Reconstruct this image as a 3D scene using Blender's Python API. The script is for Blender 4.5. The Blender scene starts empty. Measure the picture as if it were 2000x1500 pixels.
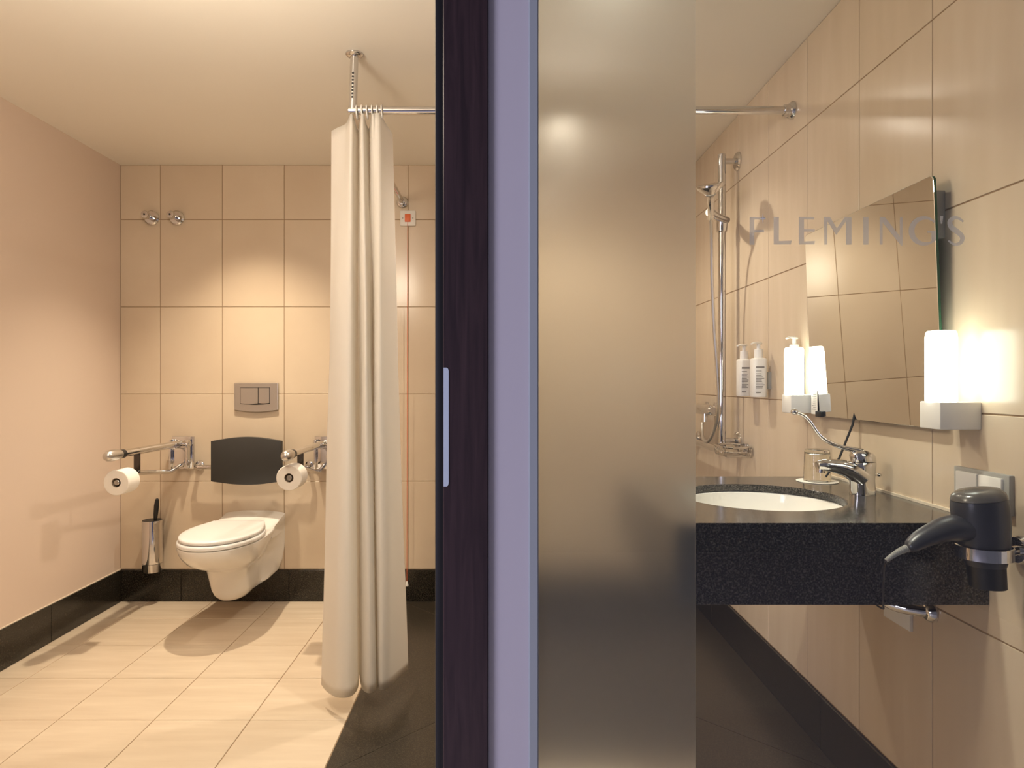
import bpy, bmesh, math, random
from mathutils import Vector, Matrix
random.seed(7)
S = bpy.context.scene
C = S.collection
PI = math.pi

# ------------------------------------------------------------------ camera, world, lights, exposure
F = 1333.3                      # focal length in pixels of the 2000 px frame (24 mm lens)
EYE = 1.2286
cam_d = bpy.data.cameras.new('camera'); cam = bpy.data.objects.new('camera', cam_d); C.objects.link(cam)
cam_d.sensor_width = 36.0; cam_d.lens = 24.0
cam_d.shift_x = (1000-977)/2000.0; cam_d.shift_y = -(750-744)/2000.0
cam_d.clip_start = 0.02
cam.location = (0, 0, EYE); cam.rotation_euler = (PI/2, 0, 0)
S.camera = cam

w = bpy.data.worlds.new('world'); S.world = w; w.use_nodes = True
bg = w.node_tree.nodes['Background']
bg.inputs[0].default_value = (0.82, 0.76, 1.0, 1); bg.inputs[1].default_value = 0.09

def lamp(name, kind, loc, energy, col, **kw):
    d = bpy.data.lights.new(name, kind); d.energy = energy; d.color = col
    for k, v in kw.items(): setattr(d, k, v)
    o = bpy.data.objects.new(name, d); C.objects.link(o); o.location = loc
    return o
WARM = (1.0, 0.83, 0.62)
lamp('toilet_downlight_lamp', 'SPOT', (-1.33, 3.30, 2.425), 100, WARM, spot_size=math.radians(97), spot_blend=1.0, shadow_soft_size=0.025)
lamp('shower_downlight_lamp', 'SPOT', (0.28, 3.05, 2.415), 27, (1.0, 0.86, 0.69), spot_size=math.radians(140), spot_blend=0.55, shadow_soft_size=0.03)
lamp('entrance_downlight_lamp', 'SPOT', (-1.15, 1.95, 2.42), 23, WARM, spot_size=math.radians(125), spot_blend=1.0, shadow_soft_size=0.05)
lamp('vanity_fill_lamp', 'SPOT', (.30, 1.72, 2.42), 62, (1.0, 0.95, 0.80), spot_size=math.radians(112), spot_blend=1.0, shadow_soft_size=0.05)  # unseen spot over the counter, added to raise neutral fill on the right
lamp('entrance_fill_lamp', 'POINT', (-.85, 1.39, 2.07), 27, (1.0, 0.86, 0.67), shadow_soft_size=0.14)  # added fill without a fixture, brightens the ceiling and upper walls
wl = lamp('bedroom_window_light', 'AREA', (-2.6, -0.8, 1.5), 40, (0.83, 0.78, 1.0), shape='RECTANGLE', size=1.2, size_y=1.5)
wl.rotation_euler = (Vector((0, 1.2, 1.1)) - Vector((-2.6, -0.8, 1.5))).to_track_quat('-Z', 'Y').to_euler()

S.view_settings.view_transform = 'Standard'
S.view_settings.look = 'None'
S.view_settings.gamma = 1.0
S.view_settings.use_curve_mapping = False
S.view_settings.exposure = 0.50
S.cycles.max_bounces = 14; S.cycles.diffuse_bounces = 5; S.cycles.glossy_bounces = 6
S.cycles.transmission_bounces = 12; S.cycles.transparent_max_bounces = 10
S.cycles.caustics_reflective = False; S.cycles.caustics_refractive = True
S.cycles.sample_clamp_indirect = 8.0
S.cycles.use_denoising = True

# ------------------------------------------------------------------ materials
def mat(name, col, rough=0.5, metal=0.0, **kw):
    m = bpy.data.materials.new(name); m.use_nodes = True
    b = m.node_tree.nodes['Principled BSDF']
    b.inputs['Base Color'].default_value = (*col, 1); b.inputs['Roughness'].default_value = rough
    b.inputs['Metallic'].default_value = metal
    for k, v in kw.items(): b.inputs[k.replace('_', ' ')].default_value = v
    return m
def N(m, t, **kw):
    n = m.node_tree.nodes.new(t)
    for k, v in kw.items(): setattr(n, k, v)
    return n
def L(m, a, b): m.node_tree.links.new(a, b)
def bsdf(m): return m.node_tree.nodes['Principled BSDF']
def ramp(m, stops):
    r = N(m, 'ShaderNodeValToRGB'); e = r.color_ramp.elements
    e[0].position, e[0].color = stops[0][0], (*stops[0][1], 1)
    e[1].position, e[1].color = stops[-1][0], (*stops[-1][1], 1)
    for p, c in stops[1:-1]:
        x = e.new(p); x.color = (*c, 1)
    return r
def tile_mat(name, c0, c1, rough, rot, stretch=(1, 7, 1)):
    m = mat(name, c0, rough)
    tc = N(m, 'ShaderNodeTexCoord'); oi = N(m, 'ShaderNodeObjectInfo')
    ad = N(m, 'ShaderNodeVectorMath', operation='ADD'); mu = N(m, 'ShaderNodeMath', operation='MULTIPLY'); mu.inputs[1].default_value = 37.0
    L(m, oi.outputs['Random'], mu.inputs[0]); L(m, tc.outputs['Object'], ad.inputs[0]); L(m, mu.outputs[0], ad.inputs[1])
    mp = N(m, 'ShaderNodeMapping'); mp.inputs['Rotation'].default_value = rot; mp.inputs['Scale'].default_value = stretch
    L(m, ad.outputs[0], mp.inputs[0])
    no = N(m, 'ShaderNodeTexNoise'); no.inputs['Scale'].default_value = 2.2; no.inputs['Detail'].default_value = 5; no.inputs['Roughness'].default_value = .55
    L(m, mp.outputs[0], no.inputs['Vector'])
    r = ramp(m, [(0.30, c0), (0.56, tuple((a+b)/2 for a, b in zip(c0, c1))), (0.74, c1)])
    L(m, no.outputs['Fac'], r.inputs[0]); L(m, r.outputs[0], bsdf(m).inputs['Base Color'])
    return m
def granite_mat(name, dark, light, rough):
    m = mat(name, dark, rough)
    tc = N(m, 'ShaderNodeTexCoord'); no = N(m, 'ShaderNodeTexNoise'); no.inputs['Scale'].default_value = 190; no.inputs['Detail'].default_value = 3
    vo = N(m, 'ShaderNodeTexVoronoi'); vo.inputs['Scale'].default_value = 260
    L(m, tc.outputs['Object'], no.inputs['Vector']); L(m, tc.outputs['Object'], vo.inputs['Vector'])
    mx = N(m, 'ShaderNodeMath', operation='MULTIPLY'); L(m, no.outputs['Fac'], mx.inputs[0]); L(m, vo.outputs['Distance'], mx.inputs[1])
    r = ramp(m, [(0.10, dark), (0.26, tuple((a*2+b)/3 for a, b in zip(dark, light))), (0.46, light)])
    L(m, mx.outputs[0], r.inputs[0]); L(m, r.outputs[0], bsdf(m).inputs['Base Color'])
    return m

M = {}
M['tile'] = tile_mat('beige_wall_tile', (0.60, 0.49, 0.365), (0.66, 0.555, 0.425), 0.21, (0.3, 0.75, 0.6))
M['floor_tile'] = tile_mat('beige_floor_tile', (0.62, 0.51, 0.385), (0.73, 0.625, 0.485), 0.24, (0, 0, 0.25))
M['grout'] = mat('brown_grout', (0.30, 0.20, 0.115), 0.85)
M['granite'] = granite_mat('dark_granite', (0.004, 0.0038, 0.0035), (0.11, 0.10, 0.088), 0.14)
M['granite_floor'] = granite_mat('dark_granite_floor', (0.010, 0.008, 0.006), (0.062, 0.050, 0.035), 0.28)
M['granite_skirt'] = granite_mat('dark_granite_skirting', (0.004, 0.0034, 0.0028), (0.045, 0.038, 0.028), 0.18)
M['chrome_dark_reflection'] = mat('chrome_dark_reflection', (0.10, 0.095, 0.09), 0.2, 1.0)  # chrome with its dark reflection put into the base colour, for the struts
M['granite_joint'] = mat('granite_joint', (0.10, 0.085, 0.065), 0.8)
M['ceiling'] = mat('ceiling_paint', (0.87, 0.84, 0.76), 0.42)
M['plaster'] = mat('pink_beige_plaster', (0.68, 0.555, 0.465), 0.38)
M['lilac'] = mat('lilac_paint', (0.66, 0.64, 0.70), 0.55)
M['bead'] = mat('grey_bead_paint', (0.42, 0.47, 0.50), 0.45)
M['wood'] = mat('dark_stained_wood', (0.04, 0.022, 0.026), 0.42)
m = M['wood']; tc = N(m, 'ShaderNodeTexCoord'); mp = N(m, 'ShaderNodeMapping'); mp.inputs['Scale'].default_value = (26, 26, 1.6)
no = N(m, 'ShaderNodeTexNoise'); no.inputs['Scale'].default_value = 3; no.inputs['Detail'].default_value = 7; no.inputs['Distortion'].default_value = 0.8
L(m, tc.outputs['Object'], mp.inputs[0]); L(m, mp.outputs[0], no.inputs['Vector'])
r = ramp(m, [(0.3, (0.026, 0.014, 0.018)), (0.7, (0.058, 0.032, 0.036))]); L(m, no.outputs['Fac'], r.inputs[0]); L(m, r.outputs[0], bsdf(m).inputs['Base Color'])
M['rubber'] = mat('black_rubber', (0.012, 0.012, 0.014), 0.6)
M['chrome'] = mat('chrome', (0.70, 0.69, 0.68), 0.06, 1.0)
M['satin'] = mat('satin_steel', (0.62, 0.60, 0.57), 0.32, 1.0)
M['ceramic'] = mat('white_ceramic', (0.81, 0.79, 0.75), 0.10)
M['seat'] = mat('white_seat_plastic', (0.84, 0.84, 0.83), 0.25)
M['paper'] = mat('white_tissue_paper', (0.84, 0.80, 0.74), 0.95)
M['card_core'] = mat('grey_cardboard', (0.42, 0.34, 0.26), 0.9)
M['pad'] = mat('charcoal_pad_plastic', (0.028, 0.027, 0.025), 0.42)
M['black'] = mat('black_plastic', (0.010, 0.010, 0.011), 0.4)
M['dryer'] = mat('anthracite_plastic', (0.030, 0.032, 0.042), 0.33)
M['cap_grey'] = mat('dark_grey_gloss_plastic', (0.085, 0.08, 0.075), 0.22)
M['white_pl'] = mat('white_plastic', (0.78, 0.77, 0.74), 0.35)
M['grey_pl'] = mat('grey_plastic', (0.36, 0.36, 0.34), 0.40)
M['orange'] = mat('orange_plastic', (0.75, 0.16, 0.05), 0.4)
M['red_cord'] = mat('red_cord', (0.62, 0.16, 0.08), 0.7)
M['silicone'] = mat('white_silicone', (0.72, 0.64, 0.52), 0.5)
M['ink'] = mat('grey_print', (0.22, 0.21, 0.20), 0.7)
M['mirror'] = mat('mirror_silver', (0.86, 0.86, 0.84), 0.012, 1.0)
M['glass_edge'] = mat('green_glass_edge', (0.010, 0.075, 0.035), 0.12)
M['steel_plate'] = mat('bright_strike_plate', (0.72, 0.84, 0.95), 0.45, 0.15)

m = M['curtain'] = bpy.data.materials.new('white_curtain_fabric'); m.use_nodes = True
nt = m.node_tree; b = bsdf(m); b.inputs['Base Color'].default_value = (0.92, 0.90, 0.87, 1); b.inputs['Roughness'].default_value = 0.75
tr = N(m, 'ShaderNodeBsdfTranslucent'); tr.inputs[0].default_value = (0.93, 0.90, 0.84, 1)
mx = N(m, 'ShaderNodeMixShader'); mx.inputs[0].default_value = 0.50
L(m, b.outputs[0], mx.inputs[1]); L(m, tr.outputs[0], mx.inputs[2]); L(m, mx.outputs[0], nt.nodes['Material Output'].inputs[0])

def glass(name, col, rough=0.0, ior=1.45):
    m = bpy.data.materials.new(name); m.use_nodes = True
    nt = m.node_tree; nt.nodes.remove(bsdf(m))
    g = N(m, 'ShaderNodeBsdfGlass'); g.inputs['Color'].default_value = (*col, 1); g.inputs['Roughness'].default_value = rough; g.inputs['IOR'].default_value = ior
    L(m, g.outputs[0], nt.nodes['Material Output'].inputs[0]); return m
M['pane'] = glass('clear_glass', (0.975, 0.99, 0.98))
M['tumbler'] = glass('tumbler_glass', (0.98, 0.98, 0.96))
m = M['frost'] = glass('frosted_film', (0.995, 0.995, 0.98), 0.28, 1.35)
nt = m.node_tree; gl = nt.nodes['Glass BSDF']; df = N(m, 'ShaderNodeBsdfDiffuse'); df.inputs[0].default_value = (0.80, 0.79, 0.74, 1)
mx = N(m, 'ShaderNodeMixShader'); mx.inputs[0].default_value = 0.06; L(m, gl.outputs[0], mx.inputs[1]); L(m, df.outputs[0], mx.inputs[2]); L(m, mx.outputs[0], nt.nodes['Material Output'].inputs[0])
m = M['letter'] = bpy.data.materials.new('grey_etched_letter'); m.use_nodes = True
nt = m.node_tree; b = bsdf(m); b.inputs['Base Color'].default_value = (0.92, 0.90, 0.80, 1); b.inputs['Roughness'].default_value = 0.6
tp = N(m, 'ShaderNodeBsdfTransparent'); tl = N(m, 'ShaderNodeBsdfTranslucent'); tl.inputs[0].default_value = (0.62, 0.60, 0.55, 1)
m1 = N(m, 'ShaderNodeMixShader'); m1.inputs[0].default_value = 0.5; L(m, b.outputs[0], m1.inputs[1]); L(m, tl.outputs[0], m1.inputs[2])
m2 = N(m, 'ShaderNodeMixShader'); m2.inputs[0].default_value = 0.46; L(m, tp.outputs[0], m2.inputs[1]); L(m, m1.outputs[0], m2.inputs[2])
L(m, m2.outputs[0], nt.nodes['Material Output'].inputs[0])
def emit(name, col, s):
    m = bpy.data.materials.new(name); m.use_nodes = True
    b = bsdf(m); b.inputs['Base Color'].default_value = (0.9, 0.9, 0.88, 1); b.inputs['Roughness'].default_value = 0.3
    b.inputs['Emission Color'].default_value = (*col, 1); b.inputs['Emission Strength'].default_value = s
    return m
M['opal'] = emit('lit_opal_glass', (0.98, 1.0, 0.86), 5.8)
M['down'] = emit('lit_downlight_lens', (1.0, 0.84, 0.70), 240.0)

# ------------------------------------------------------------------ mesh helpers (world coordinates)
def finish(bm, smooth=None):
    bmesh.ops.recalc_face_normals(bm, faces=bm.faces[:])
    if smooth is not None:
        for f in bm.faces: f.smooth = True
        for e in bm.edges:
            if len(e.link_faces) == 2 and e.calc_face_angle(0) > math.radians(smooth): e.smooth = False
def wloc(p):
    v = Vector((0, 0, 0))
    while p is not None: v += p.location; p = p.parent
    return v
def obj(name, bm, material, parent=None, smooth=35, at=None):
    finish(bm, smooth)
    off = wloc(parent) if parent else Vector((0, 0, 0))
    org = Vector(at) if at is not None else off
    bmesh.ops.translate(bm, verts=bm.verts[:], vec=-org)
    me = bpy.data.meshes.new(name); bm.to_mesh(me); bm.free()
    me.materials.append(M[material])
    o = bpy.data.objects.new(name, me); C.objects.link(o)
    if parent: o.parent = parent; o.location = org - off
    else: o.location = org
    return o
def thing(name, label, cat, loc, group=None):
    o = bpy.data.objects.new(name, None); C.objects.link(o); o.location = loc; o.empty_display_size = .05
    o['label'] = label; o['category'] = cat
    if group: o['group'] = group
    return o
def tag(o, label, cat, group=None):
    o['label'] = label; o['category'] = cat
    if group: o['group'] = group
    return o
def struct(o, label=None):
    o['kind'] = 'structure'
    if label: o['label'] = label
    return o
def nb(): return bmesh.new()
def box(bm, lo, hi, bev=0.0, seg=2):
    lo, hi = Vector(lo), Vector(hi)
    r = bmesh.ops.create_cube(bm, size=1.0); vs = r['verts']
    for v in vs:
        v.co = Vector(((lo[i]+hi[i])/2 + v.co[i]*(hi[i]-lo[i]) for i in range(3)))
    if bev > 0:
        es = list({e for v in vs for e in v.link_edges})
        bmesh.ops.bevel(bm, geom=es, offset=bev, segments=seg, affect='EDGES', profile=0.5)
    return bm
def ring_loft(bm, rings, cap0=True, cap1=True, closed=True):
    vr = [[bm.verts.new(p) for p in r] for r in rings]
    n = len(vr[0])
    for a, b in zip(vr[:-1], vr[1:]):
        for i in range(n if closed else n-1):
            j = (i+1) % n
            try: bm.faces.new((a[i], a[j], b[j], b[i]))
            except ValueError: pass
    if cap0: bm.faces.new(vr[0][::-1])
    if cap1: bm.faces.new(vr[-1])
    return bm
def frame_of(d):
    d = d.normalized(); up = Vector((0, 0, 1)) if abs(d.z) < 0.9 else Vector((0, 1, 0))
    x = d.cross(up).normalized(); y = x.cross(d).normalized(); return x, y
def cyl(bm, p0, p1, r0, r1=None, n=20, caps=True):
    p0, p1 = Vector(p0), Vector(p1); r1 = r0 if r1 is None else r1
    x, y = frame_of(p1-p0)
    R = [[p + (x*math.cos(t) + y*math.sin(t))*r for t in [2*PI*k/n for k in range(n)]] for p, r in ((p0, r0), (p1, r1))]
    return ring_loft(bm, R, caps, caps)
def lathe(bm, base, axis, prof, n=28, cap0=True, cap1=True):
    """prof: list of (distance along axis, radius)"""
    base, axis = Vector(base), Vector(axis).normalized(); x, y = frame_of(axis)
    R = [[base + axis*h + (x*math.cos(t) + y*math.sin(t))*max(r, 1e-5) for t in [2*PI*k/n for k in range(n)]] for h, r in prof]
    return ring_loft(bm, R, cap0, cap1)
def spline(pts, sub=8):
    P = [Vector(p) for p in pts]; out = []
    for i in range(len(P)-1):
        p0 = P[max(i-1, 0)]; p1 = P[i]; p2 = P[i+1]; p3 = P[min(i+2, len(P)-1)]
        for k in range(sub):
            t = k/sub
            out.append(0.5*((2*p1) + (p2-p0)*t + (2*p0-5*p1+4*p2-p3)*t*t + (3*p1-p0-3*p2+p3)*t**3))
    out.append(P[-1]); return out
def tube(bm, pts, r, n=12, sub=0, caps=True, flat=None):
    P = spline(pts, sub) if sub else [Vector(p) for p in pts]
    rs = r if isinstance(r, (list, tuple)) else [r]*len(P)
    if len(rs) != len(P):
        rs = [rs[min(int(i/(len(P)-1)*(len(rs)-1)), len(rs)-2)]*(1-(i/(len(P)-1)*(len(rs)-1)) % 1 if i < len(P)-1 else 0)
              + rs[min(int(i/(len(P)-1)*(len(rs)-1)), len(rs)-2)+1]*((i/(len(P)-1)*(len(rs)-1)) % 1 if i < len(P)-1 else 1) for i in range(len(P))]
    R = []; x = None
    for i, p in enumerate(P):
        d = (P[min(i+1, len(P)-1)] - P[max(i-1, 0)]).normalized()
        if x is None: x, y = frame_of(d)
        else:
            x = (x - d*x.dot(d)).normalized(); y = x.cross(d).normalized()
        fy = flat or 1.0
        R.append([p + (x*math.cos(t) + y*math.sin(t)*fy)*rs[i] for t in [2*PI*k/n for k in range(n)]])
    return ring_loft(bm, R, caps, caps)
def prism(bm, poly, vec):
    a = [Vector(p) for p in poly]; v = Vector(vec)
    return ring_loft(bm, [a, [p+v for p in a]])
def ellipsoid(bm, c, rx, ry, rz, u=20, v=12):
    r = bmesh.ops.create_uvsphere(bm, u_segments=u, v_segments=v, radius=1.0)
    for q in r['verts']: q.co = Vector((c[0]+q.co.x*rx, c[1]+q.co.y*ry, c[2]+q.co.z*rz))
    return bm
def torus(bm, c, axis, R, r, n=24, k=10):
    c, axis = Vector(c), Vector(axis).normalized(); x, y = frame_of(axis)
    rings = []
    for i in range(n):
        t = 2*PI*i/n; d = x*math.cos(t)+y*math.sin(t)
        rings.append([c + d*(R + r*math.cos(s)) + axis*r*math.sin(s) for s in [2*PI*j/k for j in range(k)]])
    rings.append(rings[0])
    vr = [[bm.verts.new(p) for p in q] for q in rings[:-1]]; vr.append(vr[0])
    for a, b in zip(vr[:-1], vr[1:]):
        for i in range(k): bm.faces.new((a[i], a[(i+1) % k], b[(i+1) % k], b[i]))
    return bm

XL, XR, YB, ZC = -2.12, 1.077, 3.81, 2.434       # left wall, right wall, back wall, ceiling
YF = 1.20                                         # bedroom face of the partition

# ------------------------------------------------------------------ the room shell
def tile_mesh(w, h, ax):
    """chamfered slab, front face at 0; ax: 'y' faces -Y, 'x' faces -X, 'z' faces +Z"""
    key = (round(w, 4), round(h, 4), ax)
    if key in tile_mesh.cache: return tile_mesh.cache[key]
    ch = 0.0011; bm = nb(); R = []
    for d, i in ((0.007, 0), (0.0010, 0), (0.0, ch)):
        a, c = w/2-i, h/2-i
        q = [(-a, -c), (a, -c), (a, c), (-a, c)]
        R.append([{'y': (u, d, v), 'x': (d, u, v), 'z': (u, v, -d)}[ax] for u, v in q])
    ring_loft(bm, R); finish(bm, None)
    me = bpy.data.meshes.new('tile'); bm.to_mesh(me); bm.free()
    tile_mesh.cache[key] = me; return me
tile_mesh.cache = {}
def lay(parent, name, us, vs, ax, plane, material, gap=0.0034):
    for u0, u1 in zip(us[:-1], us[1:]):
        for v0, v1 in zip(vs[:-1], vs[1:]):
            me = tile_mesh(u1-u0-gap, v1-v0-gap, ax)
            if not me.materials: me.materials.append(M[material])
            o = bpy.data.objects.new(name, me); C.objects.link(o); o.parent = parent
            u, v = (u0+u1)/2, (v0+v1)/2
            o.location = {'y': (u, plane, v), 'x': (plane, u, v), 'z': (u, v, plane)}[ax]
ZS = [0.178, 0.6686, 1.1553, 1.6420, 2.1287, ZC]
wall_back = struct(obj('wall_back', box(nb(), (XL-.1, YB+.0022, -.05), (XR+.1, YB+.1, ZC+.05)), 'grout', smooth=None), 'back wall of beige tiles behind the toilet')
lay(wall_back, 'tile', [XL, -1.897, -1.5514, -1.2057, -.86, -.5143, -.1686, .177, .523, .868, XR], ZS, 'y', YB, 'tile')
wall_right = struct(obj('wall_right', box(nb(), (XR+.0022, YF+.1, -.05), (XR+.1, YB+.1, ZC+.05)), 'grout', smooth=None), 'right wall of beige tiles with mirror and shower')
lay(wall_right, 'tile', [YF+.1, 1.3585, 1.705, 2.0515, 2.398, 2.7445, 3.091, 3.4375, 3.784, YB], ZS, 'x', XR, 'tile')
struct(obj('wall_left', box(nb(), (XL-.1, YF, -.05), (XL, YB+.1, ZC+.05)), 'plaster', smooth=None), 'plain pinkish beige plaster wall on the left')
struct(obj('ceiling', box(nb(), (XL-.1, YF, ZC), (XR+.1, YB+.1, ZC+.1)), 'ceiling', smooth=None), 'cream painted ceiling')
floor = struct(obj('floor', box(nb(), (XL-.1, YF-.02, -.12), (XR+.1, YB+.1, -.0024)), 'grout', smooth=None), 'beige tiled floor with a dark granite shower area')
FX = [XL, -1.953, -1.604, -1.255, -.906, -.557]
FYs = [YF, 1.424, 1.774, 2.124, 2.474, 2.824, 3.175, 3.527, YB]
lay(floor, 'floor_tile', FX, FYs, 'z', 0.0, 'floor_tile')
lay(floor, 'floor_tile', [-.557, -.208, .141, .490, .839, XR], FYs[:4], 'z', 0.0, 'floor_tile')
jb = box(nb(), (-.5555, 2.1255, -.01), (XR, YB, -.0015)); obj('granite_bed', jb, 'granite_joint', floor, None)
cx, cy = .26, 2.967
cor = [(-.5555, 2.1255), (XR, 2.1255), (XR, YB), (-.5555, YB)]
for i in range(4):
    tri = [Vector((*cor[i], 0)), Vector((*cor[(i+1) % 4], 0)), Vector((cx, cy, 0))]
    ce = sum(tri, Vector())/3
    tri = [ce + (p-ce)*0.9955 for p in tri]
    obj('granite_slab', prism(nb(), tri, (0, 0, -.008)), 'granite_floor', floor, None)
BH = 0.176
def skirting(name, segs, label):
    base = None
    for i, (lo, hi) in enumerate(segs):
        bm = box(nb(), lo, hi, .0012, 1)
        if base is None: base = struct(obj(name, bm, 'granite_skirt', None, None), label)
        else: obj('skirting_slab', bm, 'granite_skirt', base, None)
g = .0015
skirting('baseboard_back', [((a+g, YB-.010, 0), (b-g, YB+.001, BH)) for a, b in ((XL+.01, -1.777), (-1.777, -1.177), (-1.177, -.577), (-.577, .023), (.023, .623), (.623, XR))], 'dark granite skirting along the back wall')
skirting('baseboard_left', [((XL-.001, a+g, 0), (XL+.010, b-g, BH)) for a, b in ((3.21, YB), (2.61, 3.21), (2.01, 2.61), (1.41, 2.01))], 'dark granite skirting along the left wall')
skirting('baseboard_right', [((XR-.010, a+g, 0), (XR+.001, b-g, BH)) for a, b in ((3.45, YB-.01), (2.28, 3.45), (1.68, 2.28), (1.31, 1.68))], 'dark granite skirting along the right wall')
struct(obj('trim_1', box(nb(), (XL, 1.41, BH), (XL+.005, YB, BH+.004)), 'silicone', smooth=None), 'pale sealant line above the left skirting')

# partition between bedroom and bathroom: header, left piece, narrow lilac pier
def px(u, v, Y): return Vector(((u-977)*Y/F, Y, EYE-(v-744)*Y/F))
bm = nb()
box(bm, (-.0205, YF, 0), (.0500, YF+.10, ZC)); box(bm, (-3.2, YF, 0), (-1.10, YF+.10, ZC))
box(bm, (-1.10, YF, 2.12), (-.0205, YF+.10, ZC)); box(bm, (.0500, YF, 2.15), (2.6, YF+.10, ZC)); box(bm, (XR+.0022, YF, 0), (2.6, YF+.10, 2.15))
struct(obj('wall_front', bm, 'lilac', smooth=None), 'lilac painted pier between the doorway and the glass')
struct(obj('floor_bedroom', box(nb(), (-3.2, -2.5, -.12), (2.6, YF-.02, -.004)), 'lilac', smooth=None), 'floor of the room in front of the glass')

door = bpy.data.objects.new('door_1', None); C.objects.link(door); door.location = (-.56, YF, 0); struct(door, 'dark stained wooden door frame of the bathroom doorway')
for s, xa, xb in ((1, -.0998, -.0215), (-1, -1.10+.0, -1.022)):
    obj('jamb', box(nb(), (min(xa, xb), YF-.012, 0), (max(xa, xb), YF+.105, 2.12), .0015, 1), 'wood', door, None)
obj('lintel', box(nb(), (-1.10, YF-.012, 2.045), (-.0215, YF+.105, 2.125), .0015, 1), 'wood', door, None)
obj('seal', box(nb(), (-.1150, YF+.003, 0), (-.0990, YF+.05, 2.045), .003, 2), 'rubber', door)
obj('rebate_edge', box(nb(), (-.1040, YF-.006, 0), (-.0995, YF+.02, 2.045)), 'black', door, None)
a = px(866.5, 718, YF-.012); b = px(876.5, 950, YF-.012); hh = .0035
poly = [(a.x, 0, a.z), (b.x-hh, 0, a.z), (b.x-hh*.3, 0, a.z-hh*.6), (b.x, 0, a.z-hh*1.8), (b.x, 0, b.z+hh*1.8), (b.x-hh*.3, 0, b.z+hh*.6), (b.x-hh, 0, b.z), (a.x, 0, b.z)]
sp = obj('strike_plate', prism(nb(), [(x, YF-.0135, z) for x, y, z in poly], (0, .0018, 0)), 'steel_plate', door, None); sp['label'] = 'bright steel strike plate'

win = bpy.data.objects.new('window_1', None); C.objects.link(win); win.location = (.5, YF, 0); struct(win, 'interior glass partition with frosted strip and grey lettering')
obj('bead', box(nb(), (.0500, YF-.004, .0), (.0672, YF+.03, 2.15), .002, 1), 'bead', win)
GY = YF+.004
obj('glass_pane', box(nb(), (.0674, GY, .0), (XR-.001, GY+.008, 2.149)), 'pane', win, None)
fx1 = (1357.5-977)*(GY+.009)/F
obj('frosted_film', box(nb(), (.0676, GY+.0086, .001), (fx1, GY+.0096, 2.148)), 'frost', win, None)

# lettering on the glass, px outlines
LY = GY-.0002
def strip(bm, pts, ws):
    P = [Vector((x, y)) for x, y in pts]; l = []; rr = []
    for i, p in enumerate(P):
        d = (P[min(i+1, len(P)-1)]-P[max(i-1, 0)]).normalized(); n = Vector((-d.y, d.x))*ws[i]/2
        l.append(p+n); rr.append(p-n)
    front = [[px(q.x, q.y, LY) for q in s] for s in (l, rr)]
    back = [[v - Vector((0, .0006, 0)) for v in s] for s in front]
    ring_loft(bm, [[front[0][i], front[1][i], back[1][i], back[0][i]] for i in range(len(P))])
def rect(bm, x0, y0, x1, y1): strip(bm, [(x0, (y0+y1)/2), (x1, (y0+y1)/2)], [abs(y1-y0)]*2)
def poly(bm, pts): prism(bm, [px(u, v, LY) for u, v in pts], (0, -.0006, 0))
def letter(build): 
    bm = nb(); build(bm); o = obj('letter', bm, 'letter', win, None); return o
def fF(bm):
    poly(bm, [(1464, 424), (1495, 424), (1495, 429), (1473, 429), (1473, 449), (1492, 449), (1492, 454), (1473, 454), (1473, 478), (1464, 478)])
letter(fF)
st = nb(); pts = []
for k in range(8):
    t = k*PI/4; rr = (10 if k % 4 == 2 else 5.5) if k % 2 == 0 else 1.6
    pts.append((1490+rr*math.cos(t), 427-rr*math.sin(t)))
prism(st, [px(u, v, LY-.0007) for u, v in pts], (0, -.0004, 0)); so = obj('star_mark', st, 'white_pl', win, None)
letter(lambda bm: poly(bm, [(1511, 424), (1521, 424), (1521, 471), (1546, 470), (1544, 477.5), (1511, 477.5)]))
letter(lambda bm: poly(bm, [(1560, 424), (1590, 424), (1590, 429), (1570, 428.5), (1570, 448), (1591, 448), (1591, 452.5), (1570, 452.5), (1570, 472), (1592, 470.5), (1590, 477.5), (1560, 477.5)]))
letter(lambda bm: poly(bm, [(1609, 424), (1621, 424), (1634, 446), (1650, 424), (1663, 424), (1663, 478), (1652, 478), (1652, 432), (1633, 459), (1615.5, 431), (1615.5, 478), (1610, 478)]))
letter(lambda bm: poly(bm, [(1686, 424), (1696, 424), (1696, 478), (1686, 478)]))
letter(lambda bm: poly(bm, [(1718, 424), (1728, 424), (1757.5, 462), (1757.5, 424), (1762.5, 424), (1762.5, 480), (1760, 480), (1723.5, 434), (1723.5, 478), (1718, 478)]))
def fG(bm):
    pts = []; ws = []
    for k in range(25):
        t = math.radians(42 + k*(318-42)/24); pts.append((1806+26*math.cos(t), 451-25.5*math.sin(t))); ws.append(4 + 7*max(0, math.sin(math.radians(k/24*180)))**1.5)
    strip(bm, pts, ws); rect(bm, 1819, 453, 1828, 470); rect(bm, 1811, 451, 1828, 455)
letter(fG)
letter(lambda bm: poly(bm, [(1836, 422), (1842, 422), (1839.5, 437), (1837.5, 437)]))
def fS(bm):
    P = spline([(1881, 433, 0), (1873, 427, 0), (1863, 425.5, 0), (1855, 433, 0), (1858, 444, 0), (1870, 453, 0), (1879, 463, 0), (1876, 474, 0), (1864, 477.5, 0), (1852, 470, 0)], 5)
    n = len(P)-1
    strip(bm, [(p.x, p.y) for p in P], [3.5+6.5*math.sin(PI*i/n)**1.3 for i in range(n+1)])
letter(fS)

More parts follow.
